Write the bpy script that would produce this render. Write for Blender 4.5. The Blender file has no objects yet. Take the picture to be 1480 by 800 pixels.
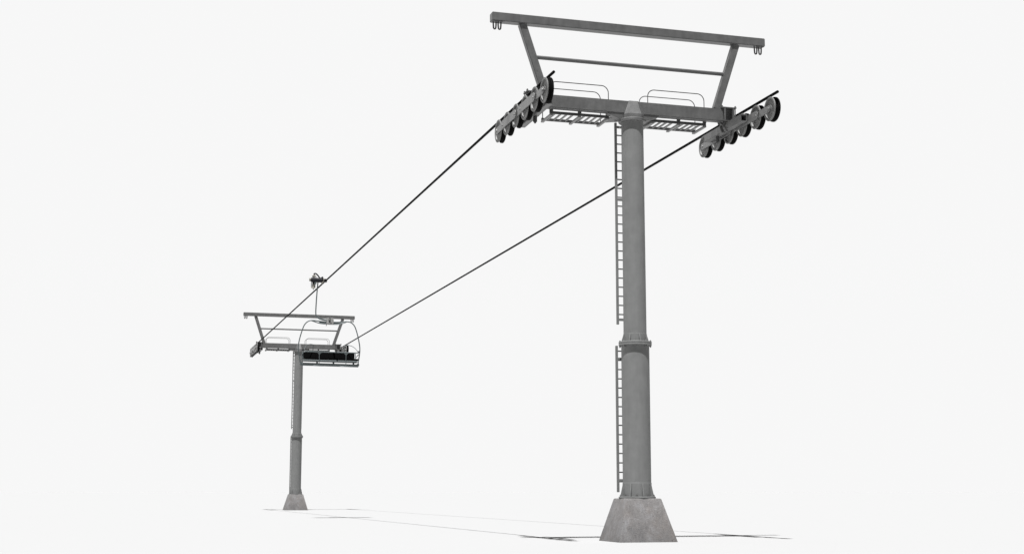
import bpy, bmesh, math, random
from mathutils import Vector, Matrix
R = math.radians
random.seed(4)
sc = bpy.context.scene
col = sc.collection

# ------------------------------------------------------------------ materials
def new_mat(name):
    m = bpy.data.materials.new(name); m.use_nodes = True
    nt = m.node_tree; b = nt.nodes['Principled BSDF']
    return m, nt, b

def steel(name, c, rough=0.45, metal=0.45, var=0.16, scale=5.0, streak=True, spec=0.5):
    m, nt, b = new_mat(name)
    N, L = nt.nodes, nt.links
    tc = N.new('ShaderNodeTexCoord')
    n1 = N.new('ShaderNodeTexNoise'); n1.inputs['Scale'].default_value = scale; n1.inputs['Detail'].default_value = 8
    n1.inputs['Roughness'].default_value = 0.62
    L.new(tc.outputs['Object'], n1.inputs['Vector'])
    mp = N.new('ShaderNodeMapping'); mp.inputs['Scale'].default_value = (14, 14, 1.6)
    L.new(tc.outputs['Object'], mp.inputs['Vector'])
    n2 = N.new('ShaderNodeTexNoise'); n2.inputs['Scale'].default_value = 1.0; n2.inputs['Detail'].default_value = 5
    L.new(mp.outputs[0], n2.inputs['Vector'])
    mx = N.new('ShaderNodeMix'); mx.data_type = 'FLOAT'; mx.inputs[0].default_value = 0.35 if streak else 0.0
    L.new(n1.outputs['Fac'], mx.inputs[2]); L.new(n2.outputs['Fac'], mx.inputs[3])
    cr = N.new('ShaderNodeValToRGB')
    lo = [v * (1 - var) for v in c]; hi = [v * (1 + var) for v in c]
    cr.color_ramp.elements[0].position = 0.34; cr.color_ramp.elements[0].color = (*lo, 1)
    cr.color_ramp.elements[1].position = 0.66; cr.color_ramp.elements[1].color = (*hi, 1)
    L.new(mx.outputs[0], cr.inputs[0]); L.new(cr.outputs[0], b.inputs['Base Color'])
    mr = N.new('ShaderNodeMapRange'); mr.inputs[3].default_value = rough - 0.08; mr.inputs[4].default_value = rough + 0.1
    L.new(n1.outputs['Fac'], mr.inputs[0]); L.new(mr.outputs[0], b.inputs['Roughness'])
    b.inputs['Metallic'].default_value = metal; b.inputs['Specular IOR Level'].default_value = spec
    bp = N.new('ShaderNodeBump'); bp.inputs['Strength'].default_value = 0.12; bp.inputs['Distance'].default_value = 0.01
    n3 = N.new('ShaderNodeTexNoise'); n3.inputs['Scale'].default_value = 60
    L.new(tc.outputs['Object'], n3.inputs['Vector']); L.new(n3.outputs['Fac'], bp.inputs['Height'])
    L.new(bp.outputs[0], b.inputs['Normal'])
    return m

def plain(name, c, rough=0.6, metal=0.0, spec=0.5, var=0.15):
    m, nt, b = new_mat(name); N, L = nt.nodes, nt.links
    tc = N.new('ShaderNodeTexCoord')
    n1 = N.new('ShaderNodeTexNoise'); n1.inputs['Scale'].default_value = 12; n1.inputs['Detail'].default_value = 4
    L.new(tc.outputs['Object'], n1.inputs['Vector'])
    cr = N.new('ShaderNodeValToRGB')
    cr.color_ramp.elements[0].position = 0.35; cr.color_ramp.elements[0].color = (*[v * (1 - var) for v in c], 1)
    cr.color_ramp.elements[1].position = 0.65; cr.color_ramp.elements[1].color = (*[v * (1 + var) for v in c], 1)
    L.new(n1.outputs['Fac'], cr.inputs[0]); L.new(cr.outputs[0], b.inputs['Base Color'])
    b.inputs['Roughness'].default_value = rough; b.inputs['Metallic'].default_value = metal
    b.inputs['Specular IOR Level'].default_value = spec
    return m

def concrete_mat():
    m, nt, b = new_mat('concrete'); N, L = nt.nodes, nt.links
    tc = N.new('ShaderNodeTexCoord')
    def noise(s, d, r=0.6, mscale=None, dist=0.0):
        n = N.new('ShaderNodeTexNoise'); n.inputs['Scale'].default_value = s; n.inputs['Detail'].default_value = d
        n.inputs['Roughness'].default_value = r; n.inputs['Distortion'].default_value = dist
        if mscale:
            mp = N.new('ShaderNodeMapping'); mp.inputs['Scale'].default_value = mscale
            L.new(tc.outputs['Object'], mp.inputs['Vector']); L.new(mp.outputs[0], n.inputs['Vector'])
        else: L.new(tc.outputs['Object'], n.inputs['Vector'])
        return n
    a = noise(3.2, 9, 0.65, dist=0.6)
    cr = N.new('ShaderNodeValToRGB')
    e = cr.color_ramp.elements
    e[0].position = 0.30; e[0].color = (0.132, 0.129, 0.131, 1)
    e[1].position = 0.70; e[1].color = (0.222, 0.219, 0.224, 1)
    k = cr.color_ramp.elements.new(0.5); k.color = (0.174, 0.166, 0.163, 1)
    L.new(a.outputs['Fac'], cr.inputs[0])
    # warm stains
    s = noise(2.1, 6, 0.6, (1, 1, 0.6)); sr = N.new('ShaderNodeMapRange'); sr.inputs[1].default_value = 0.5; sr.inputs[2].default_value = 0.72
    sr.inputs[4].default_value = 0.75
    L.new(s.outputs['Fac'], sr.inputs[0])
    m1 = N.new('ShaderNodeMix'); m1.data_type = 'RGBA'; m1.blend_type = 'MULTIPLY'
    L.new(sr.outputs[0], m1.inputs[0]); L.new(cr.outputs[0], m1.inputs[6]); m1.inputs[7].default_value = (0.93, 0.86, 0.80, 1)
    # pale blotches
    p = noise(1.7, 5, 0.55, (1.4, 1.4, 1)); pr = N.new('ShaderNodeMapRange'); pr.inputs[1].default_value = 0.52; pr.inputs[2].default_value = 0.75
    pr.inputs[4].default_value = 0.3
    mpo = p.inputs['Vector'].links[0].from_node; mpo.inputs['Location'].default_value = (5, 3, 1)
    L.new(p.outputs['Fac'], pr.inputs[0])
    m2 = N.new('ShaderNodeMix'); m2.data_type = 'RGBA'
    L.new(pr.outputs[0], m2.inputs[0]); L.new(m1.outputs[2], m2.inputs[6]); m2.inputs[7].default_value = (0.262, 0.264, 0.273, 1)
    # vertical formwork streaks
    st = noise(1.0, 4, 0.5, (24, 24, 1.1)); sm = N.new('ShaderNodeMapRange'); sm.inputs[3].default_value = 0.88; sm.inputs[4].default_value = 1.1
    sm.inputs[1].default_value = 0.3; sm.inputs[2].default_value = 0.7
    L.new(st.outputs['Fac'], sm.inputs[0])
    m3 = N.new('ShaderNodeMix'); m3.data_type = 'RGBA'; m3.blend_type = 'MULTIPLY'; m3.inputs[0].default_value = 1
    L.new(m2.outputs[2], m3.inputs[6]); L.new(sm.outputs[0], m3.inputs[7])
    # pits
    v = N.new('ShaderNodeTexVoronoi'); v.inputs['Scale'].default_value = 13
    mpv = N.new('ShaderNodeMapping'); mpv.inputs['Scale'].default_value = (1, 1, 0.7)
    L.new(tc.outputs['Object'], mpv.inputs['Vector']); L.new(mpv.outputs[0], v.inputs['Vector'])
    vr = N.new('ShaderNodeMapRange'); vr.inputs[1].default_value = 0.10; vr.inputs[2].default_value = 0.16; vr.inputs[3].default_value = 1; vr.inputs[4].default_value = 0
    L.new(v.outputs['Distance'], vr.inputs[0])
    g = noise(2.3, 3); gr = N.new('ShaderNodeMapRange'); gr.inputs[1].default_value = 0.50; gr.inputs[2].default_value = 0.56
    L.new(g.outputs['Fac'], gr.inputs[0])
    mu = N.new('ShaderNodeMath'); mu.operation = 'MULTIPLY'; L.new(vr.outputs[0], mu.inputs[0]); L.new(gr.outputs[0], mu.inputs[1])
    mu2 = N.new('ShaderNodeMath'); mu2.operation = 'MULTIPLY'; L.new(mu.outputs[0], mu2.inputs[0]); mu2.inputs[1].default_value = 0.9
    m4 = N.new('ShaderNodeMix'); m4.data_type = 'RGBA'
    L.new(mu2.outputs[0], m4.inputs[0]); L.new(m3.outputs[2], m4.inputs[6]); m4.inputs[7].default_value = (0.09, 0.085, 0.08, 1)
    sp_ = noise(55, 3, 0.7); sg = N.new('ShaderNodeMapRange'); sg.inputs[1].default_value = 0.35; sg.inputs[2].default_value = 0.65
    sg.inputs[3].default_value = 0.80; sg.inputs[4].default_value = 1.16
    L.new(sp_.outputs['Fac'], sg.inputs[0])
    m5 = N.new('ShaderNodeMix'); m5.data_type = 'RGBA'; m5.blend_type = 'MULTIPLY'; m5.inputs[0].default_value = 1
    L.new(m4.outputs[2], m5.inputs[6]); L.new(sg.outputs[0], m5.inputs[7])
    L.new(m5.outputs[2], b.inputs['Base Color'])
    b.inputs['Roughness'].default_value = 0.9
    sub = N.new('ShaderNodeMath'); sub.operation = 'SUBTRACT'
    f = noise(40, 6); L.new(f.outputs['Fac'], sub.inputs[0]); L.new(mu.outputs[0], sub.inputs[1])
    bp = N.new('ShaderNodeBump'); bp.inputs['Strength'].default_value = 0.35; bp.inputs['Distance'].default_value = 0.02
    L.new(sub.outputs[0], bp.inputs['Height']); L.new(bp.outputs[0], b.inputs['Normal'])
    return m

M = {
    'steel':   steel('galvanised_steel', (0.160, 0.160, 0.159)),
    'column':  steel('column_paint', (0.186, 0.188, 0.186), rough=0.55, metal=0.0, var=0.10, scale=4, spec=0.25),
    'dark':    steel('dark_steel', (0.075, 0.075, 0.075), var=0.2),
    'rod':     steel('rod_steel', (0.10, 0.10, 0.10), metal=0.2, var=0.12),
    'frame':   steel('platform_steel', (0.05, 0.05, 0.05), metal=0.1, var=0.2),
    'rail':    plain('handrail_paint', (0.05, 0.05, 0.05), 0.5),
    'sheave':  steel('sheave_steel', (0.165, 0.165, 0.162), rough=0.6, metal=0.1, var=0.25, scale=9),
    'plate':   steel('side_plate_steel', (0.22, 0.22, 0.218), var=0.16, scale=8),
    'rubber':  plain('rubber', (0.003, 0.003, 0.003), 0.7, spec=0.05),
    'rope':    plain('steel_rope', (0.004, 0.004, 0.004), 0.8, spec=0.05),
    'chair':   steel('chair_paint', (0.095, 0.113, 0.116), rough=0.45, metal=0.2, var=0.12),
    'cushion': plain('black_vinyl', (0.002, 0.002, 0.0022), 0.6, spec=0.06),
    'alu':     steel('cast_aluminium', (0.40, 0.40, 0.39), rough=0.5, metal=0.2, var=0.12),
    'cream':   plain('cream_plastic', (0.22, 0.21, 0.18), 0.6),
    'black':   plain('black_steel', (0.008, 0.008, 0.012), 0.5, spec=0.3),
    'concrete': concrete_mat(),
}

# ------------------------------------------------------------------ mesh tools
class MB:
    """collects primitives in one bmesh and links them as one object"""
    def __init__(s): s.bm = bmesh.new()
    def _merge(s, t):
        me = bpy.data.meshes.new('t'); t.to_mesh(me); t.free(); s.bm.from_mesh(me); bpy.data.meshes.remove(me)
    def box(s, c, d, bev=0.006, rot=None):
        t = bmesh.new(); bmesh.ops.create_cube(t, size=1)
        bmesh.ops.scale(t, vec=Vector(d), verts=t.verts)
        if bev: bmesh.ops.bevel(t, geom=t.edges[:], offset=min(bev, min(d) * 0.3), segments=2, affect='EDGES')
        if rot is not None: bmesh.ops.rotate(t, cent=(0, 0, 0), matrix=rot, verts=t.verts)
        bmesh.ops.translate(t, vec=Vector(c), verts=t.verts); s._merge(t); return s
    def ext(s, lo, hi, bev=0.006):
        c = [(a + b) / 2 for a, b in zip(lo, hi)]; return s.box(c, [b - a for a, b in zip(lo, hi)], bev)
    def bar(s, a, b, w, h, bev=0.006, up=(0, 1, 0)):
        """rectangular bar from a to b, w across (perpendicular to up), h along up"""
        a, b = Vector(a), Vector(b); z = (b - a).normalized(); y = Vector(up); y = (y - z * y.dot(z)).normalized(); x = y.cross(z)
        return s.box((a + b) / 2, (w, h, (b - a).length), bev, Matrix((x, y, z)).transposed())
    def cyl(s, a, b, r1, r2=None, n=24, bev=0.0):
        a, b = Vector(a), Vector(b); r2 = r1 if r2 is None else r2
        t = bmesh.new(); bmesh.ops.create_cone(t, cap_ends=True, segments=n, radius1=r1, radius2=r2, depth=(b - a).length)
        if bev:
            bmesh.ops.bevel(t, geom=[e for e in t.edges if len(e.link_faces) == 2 and any(len(f.verts) > 4 for f in e.link_faces)], offset=bev, segments=2, affect='EDGES')
        q = Vector((0, 0, 1)).rotation_difference((b - a).normalized()).to_matrix()
        bmesh.ops.rotate(t, cent=(0, 0, 0), matrix=q, verts=t.verts)
        bmesh.ops.translate(t, vec=(a + b) / 2, verts=t.verts); s._merge(t); return s
    def lathe(s, prof, c=(0, 0, 0), axis='z', n=48):
        t = bmesh.new(); rings = []
        for r, h in prof:
            ring = []
            for i in range(n):
                a = 2 * math.pi * i / n
                p = (r * math.cos(a), r * math.sin(a), h)
                if axis == 'x': p = (h, r * math.cos(a), r * math.sin(a))
                ring.append(t.verts.new(Vector(p) + Vector(c)))
            rings.append(ring)
        for A, B in zip(rings, rings[1:]):
            for i in range(n):
                t.faces.new((A[i], A[(i + 1) % n], B[(i + 1) % n], B[i]))
        for ring in (rings[0], rings[-1]): t.faces.new(ring)
        bmesh.ops.recalc_face_normals(t, faces=t.faces); s._merge(t); return s
    def tube(s, pts, r, n=10, smooth=0, closed=False):
        P = [Vector(p) for p in pts]
        for _ in range(smooth):
            Q = [P[0]]
            for a, b in zip(P, P[1:]): Q += [a * .75 + b * .25, a * .25 + b * .75]
            Q.append(P[-1]); P = Q
        rr = r if isinstance(r, (list, tuple)) else None
        t = bmesh.new(); rings = []; nrm = None
        for i, p in enumerate(P):
            d = (P[min(i + 1, len(P) - 1)] - P[max(i - 1, 0)]).normalized()
            if nrm is None:
                nrm = Vector((0, 0, 1)) if abs(d.z) < 0.9 else Vector((0, 1, 0))
            nrm = (nrm - d * nrm.dot(d)).normalized(); bn = d.cross(nrm)
            R_ = r if rr is None else rr[0] + (rr[1] - rr[0]) * i / (len(P) - 1)
            rings.append([t.verts.new(p + (nrm * math.cos(2 * math.pi * k / n) + bn * math.sin(2 * math.pi * k / n)) * R_) for k in range(n)])
        for A, B in zip(rings, rings[1:]):
            for i in range(n): t.faces.new((A[i], A[(i + 1) % n], B[(i + 1) % n], B[i]))
        t.faces.new(rings[0]); t.faces.new(rings[-1])
        bmesh.ops.recalc_face_normals(t, faces=t.faces); s._merge(t); return s
    def prism(s, poly, vec, bev=0.0):
        """polygon (3-D points) extruded along vec"""
        t = bmesh.new(); f = t.faces.new([t.verts.new(Vector(p)) for p in poly])
        g = bmesh.ops.extrude_face_region(t, geom=[f])
        bmesh.ops.translate(t, vec=Vector(vec), verts=[v for v in g['geom'] if isinstance(v, bmesh.types.BMVert)])
        bmesh.ops.recalc_face_normals(t, faces=t.faces)
        if bev: bmesh.ops.bevel(t, geom=t.edges[:], offset=bev, segments=2, affect='EDGES')
        s._merge(t); return s
    def loft(s, rings):
        t = bmesh.new(); V = [[t.verts.new(Vector(p)) for p in r] for r in rings]
        for A, B in zip(V, V[1:]):
            for i in range(len(A)): t.faces.new((A[i], A[(i + 1) % len(A)], B[(i + 1) % len(A)], B[i]))
        t.faces.new(V[0]); t.faces.new(V[-1]); bmesh.ops.recalc_face_normals(t, faces=t.faces); s._merge(t); return s
    def build(s, name, mat, parent=None, angle=35):
        me = bpy.data.meshes.new(name); s.bm.to_mesh(me); s.bm.free()
        for p in me.polygons: p.use_smooth = True
        me.set_sharp_from_angle(angle=R(angle))
        me.materials.append(mat)
        o = bpy.data.objects.new(name, me); col.objects.link(o)
        if parent is not None: o.parent = parent
        return o

def empty(name, loc):
    o = bpy.data.objects.new(name, None); o.location = loc; o.empty_display_size = 0.3; col.objects.link(o); return o
def tag(o, label=None, cat=None, group=None, kind=None):
    if label: o['label'] = label
    if cat: o['category'] = cat
    if group: o['group'] = group
    if kind: o['kind'] = kind
    return o
def copy_tree(o, parent=None):
    c = o.copy(); col.objects.link(c); c.parent = parent
    for ch in list(o.children): copy_tree(ch, c)
    return c

# ------------------------------------------------------------------ sizes (metres)
HB = 0.843                       # top of the concrete foot
CB, CT, CD = 8.713, 8.981, 0.088 # crossarm bottom, top, half depth
UB, UT, UD, UX = 10.438, 10.618, 0.10, 3.052
XW = 2.37                        # centre plane of the sheaves
XR = 2.352                       # rope
ZR = 8.860
ZW, RW = 8.575, 0.25
DY = 50.15                       # distance between the towers

# ------------------------------------------------------------------ tower
def hexbolt(mb, a, b, r):
    mb.cyl(a, b, r, n=6)

def make_wheel(parent, x, y):
    c = (x, y, ZW)
    # steel body: left flange with lip, dish and hub; right flange
    rim = MB()
    prof = [(0.0001, -0.075), (0.030, -0.075), (0.036, -0.070), (0.038, -0.055), (0.085, -0.050), (0.100, -0.034), (0.196, -0.030),
            (0.203, -0.058), (0.210, -0.064), (0.240, -0.064), (0.247, -0.056), (0.247, -0.046), (0.240, -0.038), (0.222, -0.034), (0.200, -0.028), (0.200, 0.050), (0.19, 0.052), (0.185, 0.045), (0.10, 0.045), (0.04, 0.065), (0.0001, 0.065)]
    rim.lathe(prof, c, 'x', 40)
    for k in range(4):
        a = k * math.pi / 2 + 0.785
        p = Vector((x, y + 0.155 * math.cos(a), ZW + 0.155 * math.sin(a)))
        hexbolt(rim, p + Vector((-0.044, 0, 0)), p + Vector((-0.02, 0, 0)), 0.013)
    o = rim.build('sheave', M['sheave'], parent, 30)
    ty = MB()
    prof = [(0.201, -0.026), (0.222, -0.026), (0.224, -0.010), (0.224, 0.004), (0.236, 0.012), (0.250, 0.020), (0.252, 0.030), (0.252, 0.060), (0.246, 0.068), (0.203, 0.070), (0.201, 0.060)]
    ty.lathe(prof, c, 'x', 40)
    ty.build('tyre', M['rubber'], o, 30)

def slab_plate(mb, x0, x1, pts, bev=0.006):
    """plate in the Y-Z plane, thickness x0..x1"""
    mb.prism([(x0, y, z) for y, z in pts], (x1 - x0, 0, 0), bev)

def stadium(y0, y1, zc, h, n=8):
    r = h / 2; P = []
    for i in range(n + 1):
        a = math.pi / 2 + math.pi * i / n; P.append((y0 + r + r * math.cos(a), zc + r * math.sin(a)))
    for i in range(n + 1):
        a = -math.pi / 2 + math.pi * i / n; P.append((y1 - r + r * math.cos(a), zc + r * math.sin(a)))
    return P

def make_tower():
    T = empty('lift_tower', (0, 0, 0))
    S, D = M['steel'], M['dark']
    # --- foundation block
    f = MB(); wb, wt = 0.6035, 0.362
    def sq(w, z, c=0.010): return [(-w + c, -w, z), (w - c, -w, z), (w, -w + c, z), (w, w - c, z), (w - c, w, z), (-w + c, w, z), (-w, w - c, z), (-w, -w + c, z)]
    f.loft([sq(wb, -0.05), sq(wb, 0.004), sq(wt + 0.008, HB - 0.02), sq(wt - 0.006, HB - 0.003), sq(wt - 0.02, HB)])
    f.build('foundation', M['concrete'], T, 25)
    # --- lower column + its foot collar
    lc = MB()
    lc.lathe([(0.284, HB + 0.03), (0.284, 3.90)], n=72)
    lc.lathe([(0.290, HB + 0.028), (0.290, 1.145), (0.285, 1.15)], n=72)
    lc_o = lc.build('lower_column', M['column'], T)
    fb = MB(); fb.lathe([(0.365, HB), (0.37, HB + 0.005), (0.37, HB + 0.03), (0.36, HB + 0.035), (0.28, HB + 0.035)], n=72)
    base = fb.build('base_flange', M['column'], T)
    for k in range(8):
        a = 2 * math.pi * k / 8
        g = MB(); ca, sa = math.cos(a), math.sin(a); t = Vector((-sa, ca, 0)) * 0.018
        def P(r, z): return Vector((ca * r, sa * r, z)) - t / 2
        g.prism([P(0.286, HB + 0.034), P(0.352, HB + 0.034), P(0.352, HB + 0.07), P(0.300, 1.14), P(0.286, 1.14)], t, 0.002)
        g.build('gusset', M['column'], base)
        a += math.pi / 8; hb_ = MB(); p = Vector((math.cos(a) * 0.328, math.sin(a) * 0.328, HB + 0.033))
        hb_.cyl(p, p + Vector((0, 0, 0.028)), 0.022, n=6); hb_.cyl(p, p + Vector((0, 0, 0.045)), 0.011, n=10)
        hb_.build('bolt', M['steel'], base)
    # --- joint flange pair
    jf = MB()
    jf.lathe([(0.28, 3.895), (0.325, 3.895), (0.336, 3.903), (0.336, 3.925), (0.328, 3.932), (0.328, 3.938), (0.336, 3.944), (0.336, 3.966), (0.325, 3.974), (0.235, 3.974)], n=72)
    jo = jf.build('joint_flange', M['column'], T)
    for k in range(8):
        a = 2 * math.pi * k / 8; ca, sa = math.cos(a), math.sin(a)
        g = MB(); t = Vector((-sa, ca, 0)) * 0.017
        def P(r, z): return Vector((ca * r, sa * r, z)) - t / 2
        g.prism([P(0.230, 3.972), P(0.292, 3.972), P(0.292, 3.99), P(0.246, 4.13), P(0.230, 4.13)], t, 0.002)
        g.build('gusset', M['column'], jo)
        a += math.pi / 8; p = Vector((math.cos(a) * 0.308, math.sin(a) * 0.308, 3.972))
        b_ = MB(); b_.cyl(p, p + Vector((0, 0, 0.026)), 0.019, n=6); b_.cyl(p + Vector((0, 0, -0.105)), p + Vector((0, 0, -0.079)), 0.019, n=6)
        b_.cyl(p + Vector((0, 0, -0.12)), p + Vector((0, 0, 0.036)), 0.009, n=8)
        b_.build('bolt', M['column'], jo)
    # --- upper column
    uc = MB(); uc.lathe([(0.2335, 3.974), (0.2285, 8.56)], n=72)
    uc.lathe([(0.241, 3.973), (0.241, 4.128), (0.2335, 4.132)], n=72)
    uc.build('upper_column', M['column'], T)
    # --- column head: ring + octagonal shoe tapering up over the crossarm
    ch = MB()
    ch.lathe([(0.22, 8.535), (0.275, 8.535), (0.288, 8.545), (0.288, 8.585), (0.27, 8.60), (0.20, 8.60)], n=72)
    def octo(hx, hy, cx_, cy_, z):
        return [(-hx + cx_, -hy, z), (hx - cx_, -hy, z), (hx, -hy + cy_, z), (hx, hy - cy_, z), (hx - cx_, hy, z), (-hx + cx_, hy, z), (-hx, hy - cy_, z), (-hx, -hy + cy_, z)]
    ch.loft([octo(0.225, 0.225, 0.105, 0.105, 8.597), octo(0.218, 0.215, 0.095, 0.10, 8.69), octo(0.105, 0.100, 0.022, 0.012, CT + 0.004)])
    # haunches under the crossarm
    for sx in (-1, 1):
        ch.prism([(sx * 0.15, -0.075, CB + 0.001), (sx * 0.56, -0.075, CB + 0.001), (sx * 0.56, -0.075, CB - 0.03), (sx * 0.19, -0.075, 8.55), (sx * 0.15, -0.075, 8.55)], (0, 0.15, 0), 0.004)
        ch.prism([(sx * 0.2, 0.06, 8.60), (sx * 0.52, 0.12, 8.655), (sx * 0.50, 0.60, 8.655), (sx * 0.2, 0.20, 8.60)], (0, 0, 0.012))
    ch.build('column_head', M['steel'], T, 12)
    # --- crossarm with end adapters
    ca_ = MB()
    ca_.ext((-2.035, -CD, CB), (2.035, CD, CT), 0.012)
    ca_.build('crossarm', S, T)
    for sx in (-1, 1):
        e = MB(); X = lambda a: sx * a
        def ex(x0, x1, y0, y1, z0, z1, bev=0.004):
            e.ext((min(X(x0), X(x1)), y0, z0), (max(X(x0), X(x1)), y1, z1), bev)
        ex(1.985, 2.33, -0.125, 0.125, 8.995, 9.02)       # top plate
        ex(2.037, 2.082, -0.122, 0.115, 8.735, 8.994)     # inner side plate
        ex(2.238, 2.283, -0.122, 0.115, 8.735, 8.994)      # outer side plate
        ex(2.083, 2.237, -0.02, 0.02, 8.757, 8.993)       # web
        ex(1.99, 2.33, -0.125, 0.125, 8.708, 8.733)       # bottom plate
        for bx in (2.005, 2.31):
            for by in (-0.095, 0.095):
                e.cyl((X(bx), by, 9.019), (X(bx), by, 9.046), 0.020, n=6); e.cyl((X(bx), by, 8.67), (X(bx), by, 9.058), 0.009, n=10)
                e.cyl((X(bx), by, 8.68), (X(bx), by, 8.707), 0.020, n=6)
        e.build('end_bracket', S, T)
        # pivot hanger under the bracket
        h = MB()
        for yy in (-0.085, 0.06):
            h.prism([(X(2.02), yy, 8.709), (X(2.19), yy, 8.709), (X(2.19), yy, 8.60), (X(2.13), yy, 8.50), (X(2.06), yy, 8.50), (X(2.02), yy, 8.58)], (0, 0.022, 0), 0.003)
        h.cyl((X(2.10), -0.15, 8.60), (X(2.10), 0.15, 8.60), 0.032, n=16, bev=0.004)
        h.cyl((X(1.985), -0.03, 8.655), (X(2.06), -0.03, 8.655), 0.026, n=12)
        h.build('pivot_hanger', S, T)
        # main rocker beam, hollow square tube seen open at the end
        mb = MB(); x0, x1 = (2.085, 2.235) if sx > 0 else (-2.20, -2.07)
        z0, z1 = (8.53, 8.685) if sx > 0 else (8.50, 8.625)
        y0, y1 = (-0.80, 1.02) if sx > 0 else (-1.02, 0.86)
        w = 0.02
        mb.ext((x0, y0, z0), (x0 + w, y1, z1), 0.004); mb.ext((x1 - w, y0, z0), (x1, y1, z1), 0.004)
        mb.ext((x0 + w, y0, z0), (x1 - w, y1, z0 + w), 0.0); mb.ext((x0 + w, y0, z1 - w), (x1 - w, y1, z1), 0.0)
        mb.ext((x0 + w, y0 + 0.25, z0 + w), (x1 - w, y0 + 0.27, z1 - w), 0.0)
        mb.build('main_beam', S, T)
        dd = MB(); yy = -0.06 if sx < 0 else 0.5
        xm = (x0 + x1) / 2
        dd.cyl((xm, yy, z0 - 0.12), (xm, yy, z0 - 0.002), 0.042, n=16, bev=0.008)
        dd.cyl((xm, yy, z0 - 0.145), (xm, yy, z0 - 0.12), 0.022, n=8)
        dd.build('damper', D, T)
    # --- sheave trains
    for sx in (-1, 1):
        xc = 2.365 if sx > 0 else -2.402
        ys = [-1.662 + 0.643 * i for i in range(6)]
        for y in ys: make_wheel(T, xc, y)
        # narrow rocker arms, each carrying two wheels (on the camera-facing side)
        for i in (0, 2, 4):
            r_ = MB(); slab_plate(r_, xc - 0.092, xc - 0.076, stadium(ys[i] - 0.075, ys[i + 1] + 0.085, ZW - 0.005, 0.15), 0.006)
            for yy in (ys[i], ys[i + 1]):
                r_.cyl((xc - 0.108, yy, ZW), (xc - 0.091, yy, ZW), 0.036, n=6)
            r_.build('rocker_arm', M['plate'], T)
        # wide links joining neighbouring rockers
        for i in (1, 3):
            w_ = MB(); y0, y1 = ys[i] - 0.24, ys[i + 1] + 0.20
            slab_plate(w_, xc - 0.122, xc - 0.109, stadium(y0, y1, 8.57, 0.188), 0.006)
            for yy in (y0 + 0.10, y1 - 0.10):
                w_.cyl((xc - 0.134, yy, 8.565), (xc - 0.121, yy, 8.565), 0.022, n=6)
            w_.build('link_plate', M['plate'], T)
        # cross shafts from the main beam to the wheels
        for yy in (-0.62, 0.05, 0.70):
            s_ = MB()
            xa, xb = (2.20, XW + 0.10) if sx > 0 else (-2.08, -XW - 0.12)
            s_.cyl((xa, yy, 8.59), (xb, yy, 8.59), 0.035, n=16)
            s_.build('cross_shaft', D, T)
        # rope catcher: small guide finger on the inner side
        c_ = MB(); xi = xc + 0.082
        c_.bar((xi, -1.05, 8.60), (xi, 0.95, 8.60), 0.02, 0.05, 0.003, (0, 0, 1))
        c_.build('rope_catcher', D, T)
    # --- upper frame
    ub = MB(); ub.ext((-UX, -UD, UB), (UX, UD, UT), 0.012); ub.build('upper_beam', S, T)
    for sx in (-1, 1):
        l = MB(); l.bar((sx * 1.905, 0, CT - 0.005), (sx * 2.392, 0, UB + 0.002), 0.155, 0.13, 0.008); l.build('strut', S, T)
        for hx in (2.872, 2.975):
            e = MB()
            pts = [(sx * hx - 0.030, 0, UB + 0.01), (sx * hx - 0.029, 0, UB - 0.07)] + \
                  [(sx * hx - 0.024 * math.cos(a), 0, UB - 0.125 - 0.028 * math.sin(a)) for a in [math.pi * k / 8 for k in range(9)]] + \
                  [(sx * hx + 0.029, 0, UB - 0.07), (sx * hx + 0.030, 0, UB + 0.01)]
            e.tube(pts, 0.016, 10)
            e.bar((sx * hx - 0.045, -0.104, UB - 0.012), (sx * hx - 0.045 + 0.09, -0.104, UB - 0.012), 0.02, 0.008, 0.002, (0, 1, 0))
            e.build('lifting_eye', D, T)
    tr = MB(); tr.cyl((-2.09, 0, 9.766), (2.09, 0, 9.766), 0.040, n=20); tr.build('tie_rod', M['rod'], T)
    # --- work platforms behind the crossarm
    for x0, x1 in ((-1.765, -0.47), (0.46, 1.72)):
        zf = 8.645; y0, y1 = 0.105, 0.70
        pf = MB()
        pf.ext((x0, y0, zf - 0.01), (x1, y0 + 0.035, zf + 0.045), 0.003); pf.ext((x0, y1 - 0.035, zf - 0.01), (x1, y1, zf + 0.045), 0.003)
        po = pf.build('platform', M['frame'], T)
        for xx in (x0 + 0.035, (x0 + x1) / 2, x1 - 0.035):
            hg = MB(); hg.ext((xx - 0.035, CD + 0.002, zf + 0.0451), (xx + 0.035, y0 + 0.03, CB + 0.10), 0.003)
            hg.build('platform_bracket', M['frame'], po)
        n = 10
        for i in range(n + 1):
            x = x0 + (x1 - x0) * i / n
            s_ = MB()
            if i in (0, 5, 10):
                xx = min(max(x, x0 + 0.03), x1 - 0.03); s_.ext((xx - 0.030, y0 - 0.01, zf - 0.046), (xx + 0.030, y1 + 0.02, zf - 0.011), 0.003)
            else:
                s_.ext((x - 0.013, y0 + 0.036, zf - 0.006), (x + 0.013, y1 - 0.036, zf + 0.030), 0.002)
            s_.build('slat', M['plate'], po)
        # handrail hoops
        for yy in (0.125, 0.61):
            xa, xb, zt = (x0 + 0.0, x1 - 0.0, 9.325)
            if x0 > 0: xa, xb = 0.405, 1.69
            else: xa, xb = -1.76, -0.475
            r = 0.15; pts = [(xa, yy, zf + 0.02), (xa, yy, zt - r)]
            pts += [(xa + r - r * math.cos(a), yy, zt - r + r * math.sin(a)) for a in [math.pi / 2 * k / 8 for k in range(1, 9)]]
            pts += [(xb - r + r * math.sin(a), yy, zt - r + r * math.cos(a)) for a in [math.pi / 2 * k / 8 for k in range(0, 9)]]
            pts += [(xb, yy, zf + 0.02)]
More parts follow.
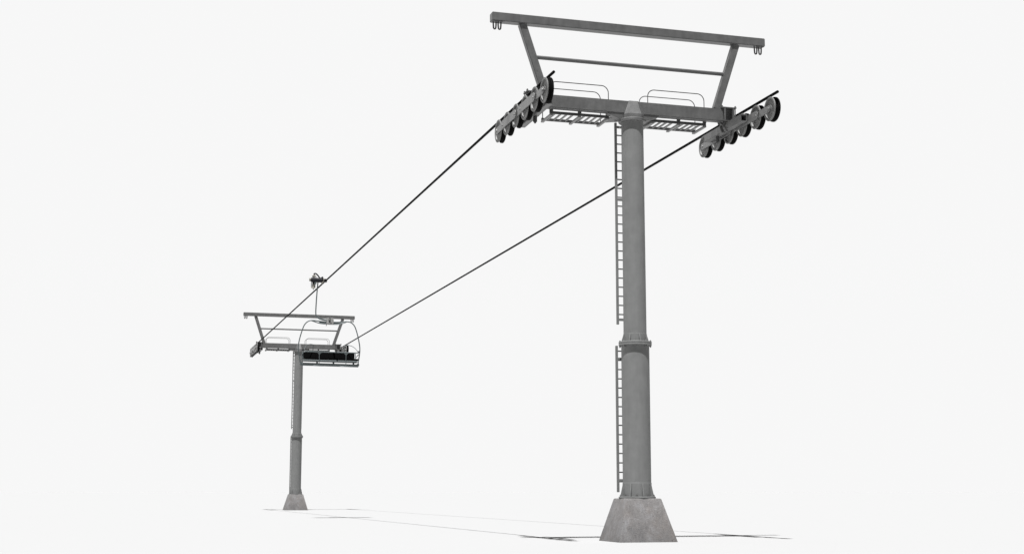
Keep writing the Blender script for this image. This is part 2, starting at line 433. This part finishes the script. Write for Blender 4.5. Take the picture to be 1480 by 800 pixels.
            h_ = MB(); h_.tube(pts, 0.0095, 8); h_.build('handrail', M['rail'], po)
    # --- ladders behind the column
    for (xr_, yl, za, zb, zr0, nr, brk, rc) in ((0.258, 0.30, 4.355, 8.60, 8.144 + 0.189, 21, (8.50, 6.955, 4.45), 0.23), (0.277, 0.335, 0.965, 3.92, 3.812, 16, (3.65, 1.20), 0.285)):
        L = MB()
        for sx in (-1, 1): L.box((sx * xr_, yl, (za + zb) / 2), (0.045, 0.05, zb - za), 0.004)
        lo = L.build('ladder', M['column'], T)
        for k in range(nr):
            z = zr0 - k * 0.1885
            if z < za + 0.02: break
            g = MB(); g.cyl((-xr_ + 0.02, yl, z), (xr_ - 0.02, yl, z), 0.0135, n=10); g.build('rung', M['dark'], lo)
        for z in brk:
            g = MB(); g.ext((-xr_ + 0.02, yl - 0.045, z - 0.026), (xr_ - 0.02, yl - 0.026, z + 0.026), 0.003)
            g.ext((-0.10, rc - 0.06, z - 0.025), (-0.06, yl - 0.046, z + 0.025), 0.002); g.ext((0.06, rc - 0.06, z - 0.025), (0.10, yl - 0.046, z + 0.025), 0.002)
            g.build('wall_bracket', M['column'], lo)
    return T

near = make_tower()
G = 'chairlift towers on concrete feet'
tag(near, 'tall grey steel chairlift tower nearest the camera, its ladder fully visible beside the column', 'chairlift tower', G)
far = copy_tree(near); far.location = (0, DY, 0)
tag(far, 'distant grey steel chairlift tower partly hidden behind the hanging black chair', 'chairlift tower', G)

# ------------------------------------------------------------------ ropes
for sx, lab in ((-1, 'black steel haul rope that carries the hanging chair'), (1, 'black steel haul rope passing behind the near column, no chair on it')):
    pts = []; r_ = MB(); ya, yb = (-1.95, DY + 1.95)
    r_.tube([(sx * XR, ya, ZR), (sx * XR, ya + 3.9, ZR), (sx * XR, 14, ZR), (sx * XR, 26, ZR), (sx * XR, 38, ZR), (sx * XR, yb, ZR)], 0.0295, 12)
    o = r_.build('haul_rope', M['rope']); tag(o, lab, 'rope', 'haul ropes between the two towers')

# ------------------------------------------------------------------ chair (built round its hanging point on the left rope)
CY = 25.9
ch = empty('lift_chair', (-2.155, CY, 5.70))
tag(ch, 'wide black padded chairlift chair with grey hoop frame, hanging in front of the far tower', 'lift chair')
O = Vector((-2.155, CY, 5.70))
def q(x, z, y=0.0): return Vector((x, CY + y, z)) - O      # world x, z with a depth offset
C = M['chair']
# hoop (bail)
b = MB()
hoop = [(-3.22, 5.72), (-3.27, 5.98), (-3.325, 6.22), (-3.295, 6.56), (-3.19, 6.95), (-3.10, 7.20), (-2.93, 7.345), (-2.70, 7.35), (-2.45, 7.315),
        (-2.12, 7.305), (-1.80, 7.31), (-1.62, 7.335), (-1.46, 7.345), (-1.31, 7.31), (-1.19, 7.18), (-1.11, 6.96), (-1.035, 6.67), (-0.975, 6.35), (-0.995, 6.06), (-1.05, 5.72)]
b.tube([q(x, z) for x, z in hoop], 0.021, 12, smooth=2)
b.tube([q(-2.85, 7.345), q(-2.62, 7.27), q(-2.45, 7.235), q(-2.1, 7.225), q(-1.80, 7.235), q(-1.60, 7.29), q(-1.50, 7.34)], 0.021, 10, smooth=1)
b.prism([q(-2.6, 7.34, -.006), q(-2.12, 7.30, -.006), q(-1.65, 7.33, -.006), q(-1.7, 7.25, -.006), q(-2.1, 7.22, -.006), q(-2.5, 7.24, -.006)], (0, 0.012, 0))
b.build('hoop_frame', C, ch)
# hanger
h = MB()
h.tube([q(-2.625, 8.84), q(-2.642, 8.62), q(-2.664, 8.30), q(-2.680, 7.95), q(-2.69, 7.62), q(-2.665, 7.52), q(-2.60, 7.45), q(-2.42, 7.40), q(-2.2, 7.375)], 0.023, 12, smooth=2)
h.tube([q(-2.62, 7.47), q(-2.5, 7.40), q(-2.3, 7.365), q(-2.0, 7.37)], 0.028, 10, smooth=1)
h.build('hanger_rod', C, ch)
# clamp block joining hanger and hoop
k = MB()
k.box(q(-2.23, 7.335, -0.035), (0.085, 0.05, 0.245), 0.012); k.box(q(-2.08, 7.335, -0.035), (0.13, 0.05, 0.235), 0.012)
k.box(q(-2.155, 7.41, -0.03), (0.20, 0.05, 0.05), 0.008); k.box(q(-2.155, 7.245, -0.03), (0.20, 0.05, 0.04), 0.008)
k.box(q(-2.155, 7.335, 0.035), (0.26, 0.05, 0.24), 0.012)
k.build('clamp_block', M['alu'], ch)
k2 = MB(); 
for x, z in ((-2.075, 7.405), (-2.075, 7.265), (-2.23, 7.405), (-2.23, 7.265)): k2.cyl(q(x, z, -0.085), q(x, z, -0.058), 0.014, n=6)
k2.cyl(q(-2.265, 7.24, -0.03), q(-2.285, 7.15, -0.03), 0.012, n=8)
k2.build('bolt', M['dark'], ch)
# lower frame: thick tube plus the seat tube and spacers
lf = MB()
lf.tube([q(-3.23, 5.685, 0.02), q(-1.03, 5.67, 0.02)], 0.047, 16)
lf.tube([q(-3.20, 5.72, -0.10), q(-1.06, 5.70, -0.10)], 0.022, 10)
for x in (-2.60, -1.98, -1.22): lf.box(q(x, 5.755, 0.0), (0.055, 0.10, 0.12), 0.008)
lf.box(q(-3.21, 5.72, -0.03), (0.06, 0.2, 0.08), 0.01); lf.box(q(-1.055, 5.705, -0.03), (0.07, 0.2, 0.09), 0.01)
lf.build('lower_frame', C, ch)
sf = MB()
sf.tube([q(-3.16, 5.805, -0.44), q(-1.09, 5.795, -0.44)], 0.022, 10); sf.tube([q(-3.16, 5.815, 0.02), q(-1.09, 5.80, 0.02)], 0.022, 10)
for x in (-3.14, -2.60, -1.98, -1.12): sf.tube([q(x, 5.805, -0.44), q(x, 5.81, 0.02), q(x, 5.95, 0.14), q(x, 6.16, 0.20)], 0.016, 8, smooth=1)
sf.build('seat_frame', C, ch)
# four seat cushions, four back pads
seat_w = (3.13 - 1.10) / 4
for i in range(4):
    x = -3.13 + seat_w * (i + 0.5)
    s_ = MB(); s_.box(q(x, 5.868, -0.20), (seat_w - 0.006, 0.50, 0.062), 0.02); s_.build('seat_cushion', M['cushion'], ch)
bw = (3.14 - 1.165) / 4
for i in range(4):
    x = -3.14 + bw * (i + 0.5)
    s_ = MB(); s_.box(q(x, 6.032, 0.10), (bw - 0.001, 0.055, 0.262), 0.012, Matrix.Rotation(R(-8), 3, 'X')); s_.build('back_pad', M['cushion'], ch)
bt = MB(); bt.tube([q(-3.15, 6.157, 0.12), q(-1.16, 6.152, 0.12)], 0.020, 10)
bt.build('back_rail', C, ch)
# armrest loops on both ends
for x, sx in ((-3.17, -1), (-1.10, 1)):
    a = MB()
    a.tube([q(x, 5.86, -0.40), q(x + sx * 0.02, 6.06, -0.42), q(x + sx * 0.02, 6.09, -0.30), q(x, 6.00, 0.12)], 0.014, 8, smooth=1)
    a.build('armrest', C, ch)
# restraint bar with two drop posts and footrests, carried by curved side arms
rb = MB(); ry = -0.47
rb.tube([q(-3.13, 6.125, ry), q(-1.09, 6.12, ry)], 0.019, 12)
for px_ in (-2.59, -1.585):
    rb.tube([q(px_, 6.12, ry), q(px_, 5.60, ry)], 0.0125, 10)
    for s in (-1, 1):
        rb.prism([q(px_, 6.12, ry - 0.01), q(px_ + s * 0.16, 6.12, ry - 0.01), q(px_ + s * 0.085, 6.09, ry - 0.01), q(px_ + s * 0.035, 6.055, ry - 0.01), q(px_ + s * 0.014, 6.015, ry - 0.01), q(px_, 6.015, ry - 0.01)], (0, 0.02, 0), 0.003)
rb.build('restraint_bar', M['chair'], ch)
for px_ in (-2.575, -1.58):
    fr = MB(); fr.tube([q(px_ - 0.25, 5.610, ry - 0.02), q(px_ - 0.20, 5.595, ry - 0.06), q(px_, 5.588, ry - 0.10), q(px_ + 0.20, 5.595, ry - 0.06), q(px_ + 0.25, 5.610, ry - 0.02)], 0.013, 10, smooth=2)
    fr.build('footrest', M['chair'], ch)
for x, sx in ((-3.14, -1), (-1.165, 1)):
    sa = MB(); xo = x if sx > 0 else x
    sa.tube([q(x - sx * 0.40, 6.44, 0.05), q(x - sx * 0.28, 6.45, -0.02), q(x - sx * 0.15, 6.41, -0.12), q(x - sx * 0.05, 6.32, -0.26), q(x, 6.22, -0.40), q(x + sx * 0.01, 6.17, ry)], 0.0115, 8, smooth=2)
    sa.tube([q(x - sx * 0.40, 6.44, 0.05), q(x - sx * 0.40, 6.30, 0.10), q(x - sx * 0.38, 6.18, 0.13)], 0.0115, 8, smooth=1)
    sa.build('side_arm', C, ch)
    kb = MB(); kb.cyl(q(x + sx * 0.02, 6.165, ry), q(x + sx * 0.105, 6.175, ry), 0.024, n=12, bev=0.006); kb.build('end_knob', M['black'], ch)
# grip
g = MB()
g.cyl(q(-2.90, 8.89), q(-2.475, 8.885), 0.090, n=20, bev=0.02)
g.box(q(-2.70, 8.865, -0.03), (0.42, 0.13, 0.13), 0.03)
g.prism([q(-2.60, 8.93, -.04), q(-2.47, 9.03, -.04), q(-2.44, 9.03, -.04), q(-2.43, 8.84, -.04), q(-2.6, 8.82, -.04)], (0, 0.09, 0), 0.01)
g.cyl(q(-2.78, 8.72), q(-2.78, 8.83), 0.062, n=16)
g.build('grip_body', M['black'], ch)
s_ = MB()
s_.cyl(q(-2.78, 8.955), q(-2.78, 9.085), 0.030, n=16); s_.cyl(q(-2.78, 9.035), q(-2.78, 9.062), 0.085, 0.055, n=20, bev=0.004)
s_.cyl(q(-2.83, 8.95), q(-2.83, 9.05), 0.014, n=10); s_.cyl(q(-2.71, 8.95), q(-2.71, 9.05), 0.014, n=10)
s_.cyl(q(-2.955, 8.895), q(-2.895, 8.895), 0.062, n=20, bev=0.008)
s_.build('spring_stack', M['cream'], ch)
l_ = MB(); l_.tube([q(-2.78, 9.075), q(-2.775, 9.13), q(-2.73, 9.14), q(-2.66, 9.10), q(-2.60, 9.02), q(-2.53, 8.93), q(-2.50, 8.90)], 0.026, 10, smooth=2)
l_.cyl(q(-2.80, 9.115), q(-2.75, 9.115), 0.034, n=12); l_.build('release_lever', M['black'], ch)
d_ = MB(); d_.cyl(q(-2.80, 8.60), q(-2.80, 8.73), 0.050, n=16, bev=0.01); d_.cyl(q(-2.80, 8.575), q(-2.80, 8.605), 0.080, 0.065, n=16); d_.cyl(q(-2.80, 8.515), q(-2.80, 8.58), 0.018, n=10)
d_.build('spring_housing', M['cream'], ch)
r_ = MB(); r_.cyl(q(-2.875, 8.60), q(-2.875, 8.80), 0.014, n=8); r_.cyl(q(-2.735, 8.60), q(-2.735, 8.80), 0.014, n=8); r_.cyl(q(-2.735, 8.755, -0.09), q(-2.735, 8.755, -0.05), 0.045, n=16)
r_.build('guide_pin', C, ch)
j_ = MB(); j_.cyl(q(-2.43, 8.90), q(-2.40, 8.90), 0.085, n=20, bev=0.01); j_.box(q(-2.47, 8.80), (0.05, 0.10, 0.09), 0.012)
j_.box(q(-2.372, 8.925), (0.03, 0.14, 0.05), 0.01)
j_.build('clamp_roller', M['cream'], ch)
j2 = MB(); j2.box(q(-2.352, 8.905), (0.085, 0.24, 0.05), 0.012); j2.box(q(-2.39, 8.87), (0.032, 0.24, 0.09), 0.01); j2.box(q(-2.312, 8.865), (0.03, 0.24, 0.10), 0.01)
j2.build('rope_jaw', M['black'], ch)

# ------------------------------------------------------------------ ground
me = bpy.data.meshes.new('ground'); S_ = 30000
bm = bmesh.new(); bmesh.ops.create_circle(bm, cap_ends=True, radius=S_, segments=64); bm.to_mesh(me); bm.free()
gm, nt, bs = new_mat('white_ground')
GA = 0.390
bs.inputs['Base Color'].default_value = (GA, GA, GA, 1); bs.inputs['Roughness'].default_value = 1; bs.inputs['Specular IOR Level'].default_value = 0
# soft, barely visible surface grain so the floor is a real matt surface
me.materials.append(gm)
go = bpy.data.objects.new('ground', me); col.objects.link(go); go['kind'] = 'structure'

# ------------------------------------------------------------------ light
w = bpy.data.worlds.new('World'); sc.world = w; w.use_nodes = True
nt = w.node_tree; N, L = nt.nodes, nt.links; bg = N['Background']
BRIGHT, UPPER, BACK = 0.6365, 0.03, 0.02
tc = N.new('ShaderNodeTexCoord'); sp = N.new('ShaderNodeSeparateXYZ'); L.new(tc.outputs['Generated'], sp.inputs[0])
el = N.new('ShaderNodeMapRange'); el.interpolation_type = 'SMOOTHSTEP'
el.inputs[1].default_value = math.sin(R(27)); el.inputs[2].default_value = math.sin(R(45)); el.inputs[3].default_value = 1; el.inputs[4].default_value = 0
L.new(sp.outputs['Z'], el.inputs[0])
dt = N.new('ShaderNodeVectorMath'); dt.operation = 'DOT_PRODUCT'; L.new(tc.outputs['Generated'], dt.inputs[0]); dt.inputs[1].default_value = (-0.235, 0.972, 0)
az = N.new('ShaderNodeMapRange'); az.interpolation_type = 'SMOOTHSTEP'; az.inputs[1].default_value = 0.0; az.inputs[2].default_value = 0.55
az.inputs[3].default_value = BACK / BRIGHT; az.inputs[4].default_value = 1
L.new(dt.outputs['Value'], az.inputs[0])
m1 = N.new('ShaderNodeMath'); m1.operation = 'MULTIPLY'; L.new(az.outputs[0], m1.inputs[0]); m1.inputs[1].default_value = BRIGHT
mx = N.new('ShaderNodeMix'); mx.data_type = 'FLOAT'; L.new(el.outputs[0], mx.inputs[0]); mx.inputs[2].default_value = UPPER; L.new(m1.outputs[0], mx.inputs[3])
L.new(mx.outputs[0], bg.inputs['Color']); bg.inputs['Strength'].default_value = 1.0
sl = bpy.data.lights.new('sun', 'SUN'); sl.energy = 5.0; sl.angle = R(0.5)
so = bpy.data.objects.new('sun', sl); col.objects.link(so); so.location = (-5, -10, 30)
so.rotation_euler = Vector((0.145, 0.28, -1)).to_track_quat('-Z', 'Y').to_euler()

# ------------------------------------------------------------------ camera
cd = bpy.data.cameras.new('camera'); cd.sensor_width = 36; cd.lens = 2018.09 / 1480 * 36; cd.clip_end = 100000; cd.clip_start = 0.1
co = bpy.data.objects.new('camera', cd); col.objects.link(co); sc.camera = co
yaw, pitch = 0.2869, 0.1525
fw = Vector((math.sin(yaw) * math.cos(pitch), math.cos(yaw) * math.cos(pitch), math.sin(pitch)))
rt = Vector((math.cos(yaw), -math.sin(yaw), 0)); up = rt.cross(fw)
m = Matrix((rt, up, -fw)).transposed().to_4x4(); m.translation = Vector((-10.3801, -26.3496, 0.9692)); co.matrix_world = m
sc.view_settings.view_transform = 'Standard'; sc.view_settings.look = 'None'; sc.view_settings.exposure = 0.55; sc.view_settings.gamma = 1
